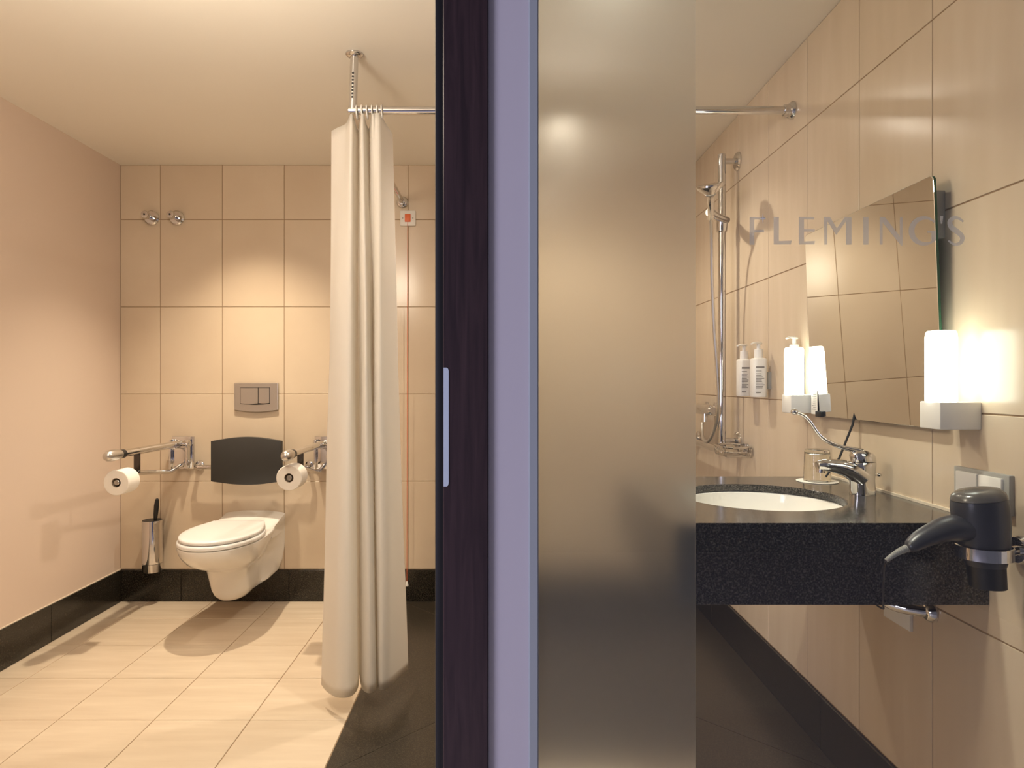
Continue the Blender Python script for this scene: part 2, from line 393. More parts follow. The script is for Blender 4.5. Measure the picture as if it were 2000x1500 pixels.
# ------------------------------------------------------------------ recessed downlights that are out of direct view
def downlight(x, y, label):
    t = thing('recessed_downlight', label, 'light', (x, y, ZC))
    obj('trim_ring', lathe(nb(), (x, y, ZC+.001), (0, 0, -1), [(0, .05), (.004, .052), (.006, .046), (.004, .040), (0, .040)], 28, False, False), 'satin', t)
    obj('lens', lathe(nb(), (x, y, ZC+.0005), (0, 0, -1), [(0, .0395), (.002, .0395)], 28), 'down', t)
downlight(.28, 3.05, 'lit recessed downlight in the ceiling above the shower')

# ------------------------------------------------------------------ toilet
TX = -1.366
t = thing('toilet', 'white wall-hung toilet with closed lid', 'toilet', (TX, YB, 0))
def tring(z, w, yf, yc, wn, wb, yb, n=14):
    """half widths: w at the bowl (yc), wn at the neck, wb at the wall"""
    R = []
    back = [(yb, wb), (yb-.03, wb), (yb-.07, wb*.6+wn*.4), ((yb+yc)/2+.04, wn), ((yb+yc)/2-.04, (wn+w)/2), (yc+.05, w*.985)]
    side = [(y, h) for y, h in back]
    for k in range(n+1):
        a = PI/2*k/n; side.append((yc-(yc-yf)*math.sin(a)**1.0, w*math.cos(a)**0.92 if k < n else 0.0))
    right = [Vector((TX+h, y, z)) for y, h in side]; left = [Vector((TX-h, y, z)) for y, h in side[:-1]][::-1]
    return right + left
bm = nb()
ring_loft(bm, [tring(*a) for a in (
    (.128, .040, 3.44, 3.54, .030, .028, 3.60), (.134, .066, 3.40, 3.51, .060, .060, 3.66), (.155, .083, 3.372, 3.50, .080, .105, 3.735),
    (.185, .092, 3.355, 3.48, .088, .135, 3.808), (.24, .098, 3.34, 3.46, .092, .152, 3.81), (.29, .104, 3.325, 3.44, .098, .160, 3.81),
    (.312, .120, 3.285, 3.42, .104, .162, 3.81), (.328, .143, 3.235, 3.40, .116, .163, 3.81), (.352, .162, 3.180, 3.38, .130, .164, 3.81),
    (.385, .177, 3.135, 3.37, .142, .165, 3.81), (.412, .186, 3.108, 3.37, .160, .165, 3.81), (.434, .190, 3.098, 3.37, .166, .165, 3.81),
    (.446, .190, 3.096, 3.37, .168, .165, 3.81), (.450, .184, 3.104, 3.37, .166, .162, 3.806))])
# raised deck behind the seat
deck = []
for y, zt, hw in ((3.595, .448, .166), (3.64, .464, .1672), (3.74, .484, .166), (3.809, .496, .1655)):
    deck.append([Vector((TX+hw, y, .40)), Vector((TX+hw, y, zt-.006)), Vector((TX+hw*.92, y, zt)), Vector((TX+hw*.4, y, zt+.010)), Vector((TX-hw*.4, y, zt+.010)), Vector((TX-hw*.92, y, zt)), Vector((TX-hw, y, zt-.006)), Vector((TX-hw, y, .40))])
ring_loft(bm, deck)
obj('bowl', bm, 'ceramic', t, 50)
def dring(z, yf, yb, yc, w, wb, n=18, inset=0):
    side = [(yb-inset, 0.0), (yb-inset, wb*.8), (yb-.012-inset, wb)]
    for k in range(1, 8):
        q = k/8; y = yb-.012+(yc-yb+.012)*q; side.append((y, wb+(w-wb)*math.sin(q*PI/2)-inset*q))
    for k in range(n+1):
        a = PI/2*k/n; side.append((yc-(yc-yf-inset)*math.sin(a), (w-inset)*math.cos(a)**.95 if k < n else 0.0))
    r = [Vector((TX+h, y, z)) for y, h in side]; l = [Vector((TX-h, y, z)) for y, h in side[1:-1]][::-1]
    return r+l
sd = lambda z, i: dring(z, 3.092, 3.605, 3.36, .190, .130, inset=i)
ld = lambda z, i: dring(z, 3.100, 3.610, 3.36, .183, .125, inset=i)
obj('seat', ring_loft(nb(), [sd(.4525, .006), sd(.455, .001), sd(.463, 0), sd(.470, .002), sd(.4735, .007)]), 'seat', t, 50)
obj('lid', ring_loft(nb(), [ld(.4755, .009), ld(.4775, .003), ld(.485, 0), ld(.4915, .002), ld(.4955, .008), ld(.4975, .03), ld(.499, .07)]), 'seat', t, 50)
for sx in (-.075, .075):
    obj('hinge', cyl(nb(), (TX+sx-.018, 3.622, .478), (TX+sx+.018, 3.622, .478), .011), 'chrome', t)

# flush plate
t = thing('flush_plate', 'silver dual-button flush plate on the tiles above the toilet', 'flush plate', (-1.358, YB, 1.13))
def curved_panel(x0, x1, z0, z1, sag, top, y0, y1, n=14):
    P = []
    for k in range(n+1):
        q = k/n; P.append((x0+(x1-x0)*q, 0, z0-sag*math.sin(PI*q)))
    for k in range(n+1):
        q = 1-k/n; P.append((x0+(x1-x0)*q, 0, z1+top*math.sin(PI*q)))
    bm = nb(); ring_loft(bm, [[Vector((x, y1, z)) for x, _, z in P], [Vector((x, y0+.002, z)) for x, _, z in P],
                              [Vector((((x0+x1)/2)+(x-(x0+x1)/2)*.98, y0, ((z0+z1)/2)+(z-(z0+z1)/2)*.98)) for x, _, z in P]])
    return bm
obj('cover', curved_panel(-1.480, -1.237, 1.068, 1.217, .012, 0, YB-.014, YB+.001), 'satin', t)
obj('button_gap', curved_panel(-1.446, -1.280, 1.101, 1.193, .006, 0, YB-.0150, YB-.01), 'black', t)
obj('button', curved_panel(-1.443, -1.346, 1.104, 1.190, .005, 0, YB-.018, YB-.01), 'satin', t)
obj('button', curved_panel(-1.343, -1.283, 1.106, 1.190, .003, 0, YB-.018, YB-.01), 'satin', t)

# backrest
t = thing('support_cushion', 'dark grey padded backrest on a chrome rail above the toilet', 'backrest', (TX, YB, .66))
P = []
def pad(y, s):
    pts = []
    n = 16
    for k in range(n+1):
        q = k/n; pts.append((TX+(-.190+.380*q)*s, .688-.020*math.sin(PI*q)-(s-1)*.1))
    for k in range(n+1):
        q = 1-k/n; pts.append((TX+(-.190+.380*q)*s, .905+.022*math.sin(PI*q)+(s-1)*.1))
    return [Vector((x, y + .010*(1-abs((x-TX)/.19)**2), z)) for x, z in pts]
bm = nb(); ring_loft(bm, [pad(3.700, .95), pad(3.696, .995), pad(3.690, 1.0), pad(3.672, 1.0), pad(3.666, .99), pad(3.664, .955)])
obj('pad', bm, 'pad', t, 40)
bm = nb(); tube(bm, [(-1.675, 3.800, .757), (-1.675, 3.760, .757), (-1.655, 3.742, .757), (-1.60, 3.740, .757), (-1.10, 3.740, .757), (-1.085, 3.742, .757), (-1.062, 3.760, .757), (-1.062, 3.800, .757)], .0125, 14)
rail = obj('rail', bm, 'chrome', t)
for x in (-1.675, -1.062):
    obj('flange', lathe(nb(), (x, YB, .757), (0, -1, 0), [(0, .026), (.008, .026), (.012, .020)]), 'chrome', t)
for x in (-1.46, -1.27):
    obj('clamp', box(nb(), (x-.018, 3.700, .738), (x+.018, 3.752, .776), .004), 'chrome', t)

# folding support arms and toilet rolls
def arm(X, label, dz=0.0, sx=1):
    t = thing('support_rail', label, 'grab rail', (X, YB, .72), 'folding support rails beside the toilet')
    bm = nb(); box(bm, (X-.062, YB-.012, .738), (X+.062, YB+.001, .920), .003)
    obj('wall_plate', bm, 'chrome', t)
    bm = nb(); box(bm, (X-.052, YB-.065, .745), (X-.040, YB-.010, .905), .002); box(bm, (X+.040, YB-.065, .745), (X+.052, YB-.010, .905), .002)
    box(bm, (X-.040, YB-.050, .752), (X+.040, YB-.010, .858), .002)
    obj('bracket', bm, 'chrome', t)
    obj('pivot', cyl(nb(), (X-.056, YB-.040, .882), (X+.056, YB-.040, .882), .014), 'chrome', t)
    obj('arm', tube(nb(), [(X, YB-.035, .884), (X, 3.185, .888)], .0175, 22), 'chrome', t)
    obj('collar', cyl(nb(), (X, 3.200, .888), (X, 3.172, .888), .0205, n=24), 'black', t)
    obj('end_grip', lathe(nb(), (X, 3.178, .888), (-.10*sx, -1, .0), [(0, .019), (.01, .0215), (.035, .0255), (.065, .0265), (.088, .024), (.102, .017), (.108, .006)], 28), 'satin', t)
    obj('lower_tube', tube(nb(), [(X, YB-.05, .762), (X, 3.70, .748), (X, 3.66, .744), (X, 3.60, .748), (X, 3.36, .778+dz), (X, 3.24, .790+dz)], .0115, 14, 5), 'chrome', t)
    obj('strut', box(nb(), (X-.015, 3.318, .782+dz), (X+.015, 3.326, .876), .001, 1), 'chrome_dark_reflection', t)
    zc = .760+dz
    bm = nb(); tube(bm, [(X, 3.262, .786+dz), (X, 3.258, zc), (X, 3.24, zc), (X, 3.142, zc)], .009, 12)
    lathe(bm, (X, 3.150, zc), (0, -1, 0), [(0, .009), (.002, .0125), (.006, .0125), (.008, .010)], 20)
    obj('roll_spindle', bm, 'satin', t)
    return t
def roll(X, dz, label):
    t = thing('toilet_roll', label, 'toilet roll', (X, 3.19, .70), 'toilet rolls on the support rails')
    zc = .760+dz; y0, y1 = 3.140, 3.240; ro, ri = .0590, .0215
    obj('paper', lathe(nb(), (X, y0, zc), (0, 1, 0), [(0, ri), (0, ro-.003), (.003, ro), (y1-y0-.003, ro), (y1-y0, ro-.003), (y1-y0, ri), (0, ri)], 40, False, False), 'paper', t, 40)
    obj('core', lathe(nb(), (X, y0+.001, zc), (0, 1, 0), [(0, ri), (.098, ri), (.098, ri-.0012), (0, ri-.0012), (0, ri)], 32, False, False), 'card_core', t)
    return t
arm(-1.767, 'chrome folding support rail nearest the plain left wall'); roll(-1.767, 0, 'toilet roll under the support rail nearest the left wall')
arm(-.972, 'chrome folding support rail half hidden by the shower curtain', .022, -0.2); roll(-.972, .022, 'toilet roll in front of the dark backrest, next to the curtain')

# toilet brush
bx, by = -1.907, 3.742
t = thing('toilet_brush_holder', 'chrome cylindrical toilet brush holder with black-handled brush in the corner', 'brush holder', (bx, by, .178))
obj('cup', lathe(nb(), (bx, by, .232), (0, 0, 1), [(0, .050), (.001, .052), (.228, .052), (.234, .051), (.234, .047), (.12, .047)], 36, True, False), 'chrome', t)
obj('base_cup', lathe(nb(), (bx, by, .180), (0, 0, 1), [(0, .040), (.006, .049), (.051, .0515)], 36), 'chrome', t)
obj('opening_collar', lathe(nb(), (bx, by, .455), (0, 0, 1), [(0, .046), (.012, .050), (.014, .040), (.012, .012)], 32), 'black', t)
obj('brush_handle', tube(nb(), [(bx+.018, by-.004, .458), (bx+.021, by-.004, .50), (bx+.025, by-.004, .545), (bx+.028, by-.004, .578), (bx+.029, by-.004, .586)], [.007, .012, .013, .009, .003], 14, 6), 'black', t)
obj('wall_bracket', box(nb(), (bx-.02, by+.045, .33), (bx+.02, YB+.0005, .37), .003), 'chrome', t)

# two chrome wall pegs
for hx, lab in ((-1.943, 'chrome wall peg nearer the left corner of the tiled wall'), (-1.803, 'chrome wall peg second from the left corner')):
    t = thing('wall_peg', lab, 'hook', (hx, YB, 2.135), 'chrome pegs high on the back wall')
    obj('flange', lathe(nb(), (hx, YB+.0005, 2.137), (0, -1, 0), [(0, .041), (.010, .041), (.017, .034), (.018, .018)], 30), 'chrome', t)
    obj('peg', lathe(nb(), (hx, YB-.015, 2.137), (0, -1, .02), [(0, .014), (.040, .014), (.043, .020), (.062, .0225), (.070, .019), (.071, .005)], 26), 'chrome', t)
    obj('screw', lathe(nb(), (hx, YB-.0865, 2.1385), (0, -1, 0), [(0, .0055), (.0008, .0055)], 12), 'black', t)

# emergency pull cord
ex, ez = -.514, 2.134
t = thing('alarm_pull_cord', 'white alarm switch with orange centre and long red pull cord', 'pull cord', (ex, YB, .09))
obj('box_plate', box(nb(), (ex-.043, YB-.016, ez-.043), (ex+.043, YB+.0005, ez+.043), .005), 'white_pl', t)
obj('indicator', box(nb(), (ex-.016, YB-.021, ez-.022), (ex+.016, YB-.012, ez+.022), .002), 'orange', t)
for sx in (-.028, .028):
    obj('screw', lathe(nb(), (ex+sx, YB-.0155, ez), (0, -1, 0), [(0, .004), (.0012, .004)], 12), 'grey_pl', t)
obj('cord', tube(nb(), [(ex, YB-.018, ez-.010), (ex, YB-.020, ez-.05), (ex-.002, YB-.020, 1.2), (ex-.004, YB-.020, .115)], .0017, 8), 'red_cord', t)
obj('knob', lathe(nb(), (ex-.004, YB-.020, .116), (0, 0, -1), [(0, .004), (.008, .006), (.022, .010), (.026, .009)], 16), 'white_pl', t)

# ------------------------------------------------------------------ shower rail and curtain
RY, RZ, RXL = 2.515, 2.224, -.545
t = thing('curtain_rail', 'chrome shower curtain rail hung from the ceiling by a perforated post', 'curtain rail', (RXL, RY, RZ))
obj('front_rod', cyl(nb(), (RXL-.012, RY, RZ), (XR-.001, RY, RZ), .0145, n=22), 'chrome', t)
obj('side_rod', cyl(nb(), (RXL, RY, RZ), (RXL, YB-.001, RZ), .0145, n=22), 'chrome', t)
post = obj('ceiling_post', cyl(nb(), (RXL+.002, RY, RZ), (RXL+.008, RY, ZC-.002), .0150, n=22), 'chrome', t)
for k in range(8):
    z = RZ+.045+k*.0125; x = RXL+.002+.006*(z-RZ)/(ZC-RZ)
    obj('post_hole', lathe(nb(), (x, RY-.0146, z), (0, -1, 0), [(0, .0042), (.0006, .0042)], 12), 'black', post)
obj('ceiling_flange', lathe(nb(), (RXL+.008, RY, ZC+.0005), (0, 0, -1), [(0, .032), (.006, .032), (.012, .026), (.014, .017)], 30), 'chrome', t)
obj('wall_flange', lathe(nb(), (XR+.0005, RY, RZ), (-1, 0, 0), [(0, .033), (.006, .033), (.014, .028), (.016, .022), (.034, .021), (.036, .016)], 30), 'chrome', t)
obj('wall_flange', lathe(nb(), (RXL, YB+.0005, RZ), (0, -1, 0), [(0, .033), (.006, .033), (.014, .028), (.016, .022), (.034, .021), (.036, .016)], 30), 'chrome', t)
bot = [(628, 2.594), (640, 2.53), (660, 2.487), (684, 2.495), (698, 2.56), (702, 2.70), (705, 2.60), (711, 2.54), (722, 2.522), (733, 2.545), (737, 2.62), (741, 2.55), (755, 2.56), (775, 2.63), (797, 2.73)]
mid = [(645, 2.60), (655, 2.55), (667, 2.51), (684, 2.50), (694, 2.55), (700, 2.66), (704, 2.56), (710, 2.51), (717, 2.50), (723, 2.54), (728, 2.60), (733, 2.53), (745, 2.51), (760, 2.57), (776, 2.66)]
tp_ = [(648, 2.60), (660, 2.575), (676, 2.545), (686, 2.497), (693, 2.53), (700, 2.585), (705, 2.49), (710, 2.485), (715, 2.53), (721, 2.56), (727, 2.487), (732, 2.49), (742, 2.495), (754, 2.56), (766, 2.62)]
zt_ = [2.180, 2.184, 2.188, 2.206, 2.190, 2.176, 2.194, 2.200, 2.180, 2.176, 2.198, 2.203, 2.205, 2.190, 2.178]
def toX(l): return [Vector(((u-977)*y/F, y, 0)) for u, y in l]
sb, sm_, st_ = (spline(toX(l), 8) for l in (bot, mid, tp_))
szt = [v.x for v in spline([Vector((z, 0, 0)) for z in zt_], 8)]
rows = []
NV = 56
for k in range(NV+1):
    q = k/NV
    row = []
    for i in range(len(sb)):
        # quadratic Lagrange blend through top, middle, bottom in plan
        tq = q**.8
        a, c = (st_[i], sm_[i]) if tq < .5 else (sm_[i], sb[i])
        f = (tq*2) % 1.0 if tq < 1 else 1.0
        f = f if tq != .5 else 0.0
        ff = f
        p = a.lerp(c, ff)
        wig = .0035*math.sin(i*.21+q*9)*math.sin(PI*q)
        z0 = szt[i]; z1 = .076
        row.append(Vector((p.x+wig*.4, p.y+wig, z0+(z1-z0)*q)))
    rows.append(row)
t = thing('shower_curtain', 'white fabric shower curtain gathered beside the ceiling post', 'curtain', (-.53, 2.55, .07))
bm = nb(); ring_loft(bm, rows, False, False, False)
cu = obj('cloth', bm, 'curtain', t, 60)
so = cu.modifiers.new('solid', 'SOLIDIFY'); so.thickness = .0016
hem = [r + Vector((0, -.0012, .0)) for r in rows[-1]]
for k, u in enumerate((697, 707, 717, 727, 737, 746)):
    x = (u-977)*RY/F
    obj('ring', torus(nb(), (x, RY, RZ-.006), (1, .1, 0.05), .0235, .0028, 24, 8), 'white_pl', t)

# ------------------------------------------------------------------ shower rail, handset, mixer, basket, bottles on the right wall
bxx, byy = 1.002, 3.090
t = thing('shower_grab_rail', 'chrome L-shaped shower rail on the tiles behind the frosted strip', 'shower rail', (XR, byy, .91))
obj('vertical_bar', cyl(nb(), (bxx, byy, .905), (bxx, byy, 2.252), .0175, n=24), 'chrome', t)
obj('horizontal_bar', cyl(nb(), (bxx, byy, .915), (bxx, 3.74, .915), .0160, n=24), 'chrome', t)
obj('elbow', ellipsoid(nb(), (bxx, byy, .912), .0185, .0185, .0185), 'chrome', t)
for y, z in ((byy, 2.222), (byy, .958), (3.70, .915)):
    obj('standoff', cyl(nb(), (bxx, y, z), (XR, y, z), .0130, n=20), 'chrome', t)
    obj('flange', lathe(nb(), (XR+.0005, y, z), (-1, 0, 0), [(0, .042), (.006, .042), (.013, .036), (.015, .016)], 30), 'chrome', t)
t = thing('hand_shower', 'chrome hand shower clipped to the upper part of the shower rail with its hose', 'hand shower', (.98, 3.05, 1.9))
obj('slider', lathe(nb(), (bxx, byy, 1.900), (0, 0, 1), [(0, .020), (.004, .024), (.064, .027), (.070, .022)], 26), 'chrome', t)
obj('slider_arm', tube(nb(), [(bxx+.02, byy-.005, 1.955), (bxx-.05, byy-.075, 1.955), (.902, 2.940, 1.955)], [.017, .018, .019], 16), 'chrome', t)
hb = Vector((.909, 2.950, 1.925)); ht = Vector((.874, 2.845, 2.018))
obj('handle', tube(nb(), [hb, hb.lerp(ht, .35)+Vector((0, 0, .02)), hb.lerp(ht, .75)+Vector((0, 0, .012)), ht], [.0125, .0135, .017, .028], 18, 6), 'chrome', t)
obj('spray_head', lathe(nb(), ht + Vector((.004, .004, -.012)), (-.22, -.30, 1.0), [(0, .022), (.012, .036), (.026, .052), (.034, .056), (.040, .055), (.042, .050)], 34), 'chrome', t)
hose = [hb, px(1389, 470, 2.99), px(1390, 540, 3.02), px(1394, 640, 3.03), px(1401, 730, 3.03), px(1403, 790, 3.04), px(1396, 835, 3.10), px(1384, 861, 3.16), px(1375, 860, 3.22), px(1371, 843, 3.28), px(1371, 826, 3.31)]
obj('hose', tube(nb(), hose, .0075, 10, 8), 'satin', t)
t = thing('shower_mixer', 'chrome shower mixer low on the tiles at the edge of the frosted strip', 'mixer tap', (XR, 3.40, 1.06))
obj('body', cyl(nb(), (1.012, 3.30, 1.088), (1.012, 3.62, 1.088), .0265, n=24), 'chrome', t)
obj('handle', lathe(nb(), (1.012, 3.305, 1.088), (0, -1, 0), [(0, .020), (.006, .027), (.050, .024), (.056, .016)], 24), 'chrome', t)
obj('outlet', cyl(nb(), (.995, 3.322, 1.068), (.993, 3.318, 1.030), .011, n=16), 'chrome', t)
for y in (3.40, 3.55):
    obj('union', lathe(nb(), (XR+.0005, y, 1.088), (-1, 0, 0), [(0, .033), (.008, .033), (.012, .018), (.05, .018)], 24), 'chrome', t)
t = thing('soap_basket', 'small chrome wire soap basket below the shower rail', 'soap basket', (XR, 2.98, .89))
bm = nb(); y0, y1, x0, x1 = 2.89, 3.07, .955, 1.070
def rr(z, i): return [(x0+i, y0+.03, z), (x0+.03, y0+i, z), (x1-.03, y0+i, z), (x1-i, y0+.03, z), (x1-i, y1-.03, z), (x1-.03, y1-i, z), (x0+.03, y1-i, z), (x0+i, y1-.03, z), (x0+i, y0+.03, z)]
tube(bm, rr(.945, 0), .0045, 8); tube(bm, rr(.925, .004), .003, 8)
obj('rim', bm, 'chrome', t)
bm = nb()
for k in range(9):
    y = y0+.014+k*(y1-y0-.028)/8
    tube(bm, [(x0, y, .945), (x0+.008, y, .905), (x1-.008, y, .905), (x1, y, .945)], .0024, 6)
o = obj('wires', bm, 'chrome', t)
obj('mount', box(nb(), (x1-.004, 2.955, .915), (XR+.0005, 3.005, .955), .003), 'chrome', t)

def bottle(x, y, zb, label, text=True):
    t = thing('soap_bottle', label, 'soap dispenser', (x, y, zb), 'pump bottles on the right wall')
    r = .031; h = .155
    def rg(z, s, e=3.2):
        P = []
        for k in range(32):
            a = 2*PI*k/32; c, s_ = math.cos(a), math.sin(a)
            P.append(Vector((x+abs(c)**(2/e)*math.copysign(1, c)*r*s*.92, y+abs(s_)**(2/e)*math.copysign(1, s_)*r*s, z)))
        return P
    obj('body', ring_loft(nb(), [rg(zb, .93), rg(zb+.004, 1), rg(zb+h-.008, 1), rg(zb+h-.002, .93), rg(zb+h, .8)]), 'white_pl', t, 50)
    obj('collar', lathe(nb(), (x, y, zb+h-.001), (0, 0, 1), [(0, .0165), (.004, .0175), (.034, .0165), (.037, .013)], 24), 'white_pl', t)
    bm = nb(); cyl(bm, (x, y, zb+h+.035), (x, y, zb+h+.056), .0075)
    d = Vector((-.80, -.60, 0)).normalized()
    tube(bm, [Vector((x, y, zb+h+.058))-d*.012, Vector((x, y, zb+h+.060)), Vector((x, y, zb+h+.060))+d*.03, Vector((x, y, zb+h+.055))+d*.048], [.009, .0095, .007, .005], 12, 0, True, .6)
    obj('pump', bm, 'white_pl', t)
    obj('holder', box(nb(), (x+.027, y-.012, zb+.03), (XR+.0005, y+.012, zb+.10), .002), 'grey_pl', t)
    if text:
        bm = nb(); yf = y-r-.0004
        rowsz = [(.118, .0070, .90), (.103, .0025, .6)] + [(.092-.0062*k, .0026, .55+.4*random.random()) for k in range(10)] + [(.018, .0042, .5)]
        for dz, hh_, wf in rowsz:
            box(bm, (x-.021, yf-.0002, zb+dz-hh_/2), (x-.021+.036*wf, yf+.0008, zb+dz+hh_/2))
        lb = obj('label_print', bm, 'ink', t, None)
    return t
bottle(1.030, 2.885, 1.165, 'white pump bottle nearer the shower rail', True)
bottle(1.030, 2.725, 1.165, 'white printed pump bottle beside the one nearer the shower rail', True)
bottle(1.046, 2.432, 1.168, 'white pump bottle right behind the far lit lamp, only its pump showing', False)

# ------------------------------------------------------------------ vanity
VX0, VX1, VY0, VY1, VZ = .385, XR, 1.505, 2.235, .916
BCX, BCY, BA, BB = .705, 1.857, .212, .213
t = thing('vanity_counter', 'dark granite washbasin counter with deep front apron on the right wall', 'counter', (.75, 1.87, .735))
bm = nb(); n = 64
def outer(k):
    a = 2*PI*(k+.5)/n; c, s_ = math.cos(a), math.sin(a)
    kx = ((VX1-BCX) if c > 0 else (BCX-VX0))/max(abs(c), 1e-6); ky = ((VY1-BCY) if s_ > 0 else (BCY-VY0))/max(abs(s_), 1e-6)
    q = min(kx, ky); return (BCX+c*q, BCY+s_*q)
out = [outer(k) for k in range(n)]
for cxr, cyr in ((VX0, VY0), (VX1, VY0), (VX1, VY1), (VX0, VY1)):
    i = min(range(n), key=lambda k: (out[k][0]-cxr)**2+(out[k][1]-cyr)**2); out[i] = (cxr, cyr)
inn = [(BCX+BA*math.cos(2*PI*(k+.5)/n), BCY+BB*math.sin(2*PI*(k+.5)/n)) for k in range(n)]
def rg(P, z): return [Vector((x, y, z)) for x, y in P]
inn2 = [(BCX+(x-BCX)*1.012, BCY+(y-BCY)*1.012) for x, y in inn]
ring_loft(bm, [rg(out, VZ-.02), rg(out, VZ), rg(inn2, VZ), rg(inn, VZ-.0025), rg(inn, VZ-.02), rg(out, VZ-.02)], False, False)
bmesh.ops.remove_doubles(bm, verts=bm.verts[:], dist=1e-6)
obj('worktop', bm, 'granite', t, 30)
obj('end_apron', box(nb(), (VX0+.002, VY0+.001, .735), (VX1-.001, VY0+.025, VZ-.0205), .001, 1), 'granite', t, None)
obj('front_apron', box(nb(), (VX0+.001, VY0+.026, .735), (VX0+.025, VY1-.002, VZ-.0205), .001, 1), 'granite', t, None)
obj('sealant', box(nb(), (XR-.006, VY0+.01, VZ+.0003), (XR-.0001, VY1, VZ+.007)), 'silicone', t, None)
t = thing('washbasin', 'white round undermount washbasin sunk in the granite counter', 'washbasin', (BCX, BCY, .76))
bm = nb()
prof = [(0.97*1.09, 0.0), (1.03, 0.0), (.985, -.004), (.97, -.02), (.93, -.055), (.83, -.09), (.62, -.118), (.35, -.132), (.12, -.137), (.09, -.139)]
R = [[Vector((BCX+BA*s_*math.cos(2*PI*k/48), BCY+BB*s_*math.sin(2*PI*k/48), VZ-.021+z)) for k in range(48)] for s_, z in prof]
ring_loft(bm, R, False, True)
ob = obj('bowl', bm, 'ceramic', t, 50); so = ob.modifiers.new('solid', 'SOLIDIFY'); so.thickness = .006; so.offset = -1
obj('drain', lathe(nb(), (BCX, BCY, VZ-.160), (0, 0, 1), [(0, .02), (.004, .024), (.007, .018)], 24), 'chrome', t)

# tap with a long lever
fx, fy = 1.008, 1.886
t = thing('basin_tap', 'chrome basin mixer tap with a long curved elbow lever', 'tap', (fx, fy, VZ))
obj('body', ring_loft(nb(), [[Vector((fx+dx+rx*math.cos(2*PI*k/28), fy+ry*math.sin(2*PI*k/28), VZ+z)) for k in range(28)]
    for z, dx, rx, ry in ((0.0003, -.008, .035, .027), (.006, -.008, .0345, .0265), (.04, -.010, .034, .026), (.075, -.010, .037, .027), (.088, -.006, .034, .026), (.090, -.006, .031, .024))]), 'chrome', t, 50)
obj('spout', tube(nb(), [(fx-.012, fy, VZ+.045), (fx-.045, fy, VZ+.068), (fx-.085, fy, VZ+.078), (fx-.118, fy, VZ+.081), (fx-.134, fy, VZ+.079)], [.036, .032, .025, .020, .0145], 20, 6, True, .75), 'chrome', t, 60)
obj('aerator', cyl(nb(), (fx-.122, fy, VZ+.079), (fx-.124, fy, VZ+.060), .0115, .0115), 'chrome', t)
obj('cap', ring_loft(nb(), [[Vector((fx+dx+rx*math.cos(2*PI*k/28), fy+ry*math.sin(2*PI*k/28), VZ+z)) for k in range(28)]
    for z, dx, rx, ry in ((.0915, -.006, .0335, .026), (.105, -.009, .034, .0265), (.114, -.012, .030, .023), (.121, -.016, .018, .015))]), 'chrome', t, 50)
lev = [(fx-.012, fy, VZ+.115)] + [px(u, v, fy) for u, v in ((1672, 880), (1650, 875), (1628, 868), (1608, 857), (1594, 842), (1582, 824), (1568, 811), (1552, 804))]
obj('lever', tube(nb(), lev, [.011, .0085, .0062, .0055, .0050, .0045, .0045, .005, .006], 14, 6), 'chrome', t, 60)
obj('lever_tip', ellipsoid(nb(), px(1551, 804, fy), .0105, .009, .008), 'chrome', t)
bm = nb(); cyl(bm, (fx+.020, fy+.005, VZ+.052), (fx+.037, fy+.005, VZ+.052), .0022); ellipsoid(bm, (fx+.040, fy+.005, VZ+.053), .0065, .0065, .005)
obj('popup_knob', bm, 'chrome', t)

# tumbler upside down on its paper coaster
gx, gy = .986, 2.127
tag(obj('paper_coaster', lathe(nb(), (gx, gy, VZ), (0, 0, 1), [(.0003, .0605), (.0014, .0610), (.0020, .0600)], 40), 'paper', None, 35, (gx, gy, VZ)), 'round white paper coaster under the drinking glass', 'coaster')
bm = nb(); z0 = VZ+.0022
lathe(bm, (gx, gy, z0), (0, 0, 1), [(0, .0395), (.003, .0402), (.090, .0368), (.097, .0350), (.0985, .030), (.0985, .002)], 40, False, True)
lathe(bm, (gx, gy, z0), (0, 0, 1), [(0, .0395), (.001, .0378), (.084, .0345), (.087, .030), (.087, .002)], 40, False, True)
bmesh.ops.remove_doubles(bm, verts=bm.verts[:], dist=1e-5)
tag(obj('drinking_glass', bm, 'tumbler', None, 35, (gx, gy, z0)), 'clear drinking glass upside down behind the tap', 'glass')

# ------------------------------------------------------------------ tilting mirror
t = thing('tilting_mirror', 'frameless tilted rectangular mirror above the washbasin', 'mirror', (1.05, 1.97, 1.11))
YN, YM = 1.628, 2.312; ZT, ZBm = 1.720, 1.113; XT, XB = 1.031, 1.054; dv = Vector((XB-XT, 0, ZBm-ZT)).normalized(); nv = Vector((-dv.z, 0, dv.x)); nv = nv if nv.x < 0 else -nv
crn = [Vector((XT, YN, ZT)), Vector((XT, YM, ZT)), Vector((XB, YM, ZBm)), Vector((XB, YN, ZBm))]
def rcorner(c, rad=.014):
    out = []; m_ = len(c)
    for i in range(m_):
        p, a, b = c[i], (c[i-1]-c[i]).normalized(), (c[(i+1) % m_]-c[i]).normalized()
        for k in range(5):
            th = PI/2*k/4
            out.append(p + a*rad*(1-math.sin(th)) + b*rad*(1-math.cos(th)))
    return out
rc = rcorner(crn); 
bm = nb(); ring_loft(bm, [[p+nv*.0008 for p in rcorner([c + (sum(crn, Vector())/4-c)*.004 for c in crn])], [p-nv*.0 for p in rc]], True, False)
obj('mirror_face', bm, 'mirror', t, None)
bm = nb(); ring_loft(bm, [rc, [p-nv*.0062 for p in rc]]); obj('glass_body', bm, 'glass_edge', t, None)
bm = nb(); box(bm, (1.041, 1.655, 1.575), (XR+.0005, 1.690, 1.690), .002); obj('wall_bracket', bm, 'grey_pl', t)
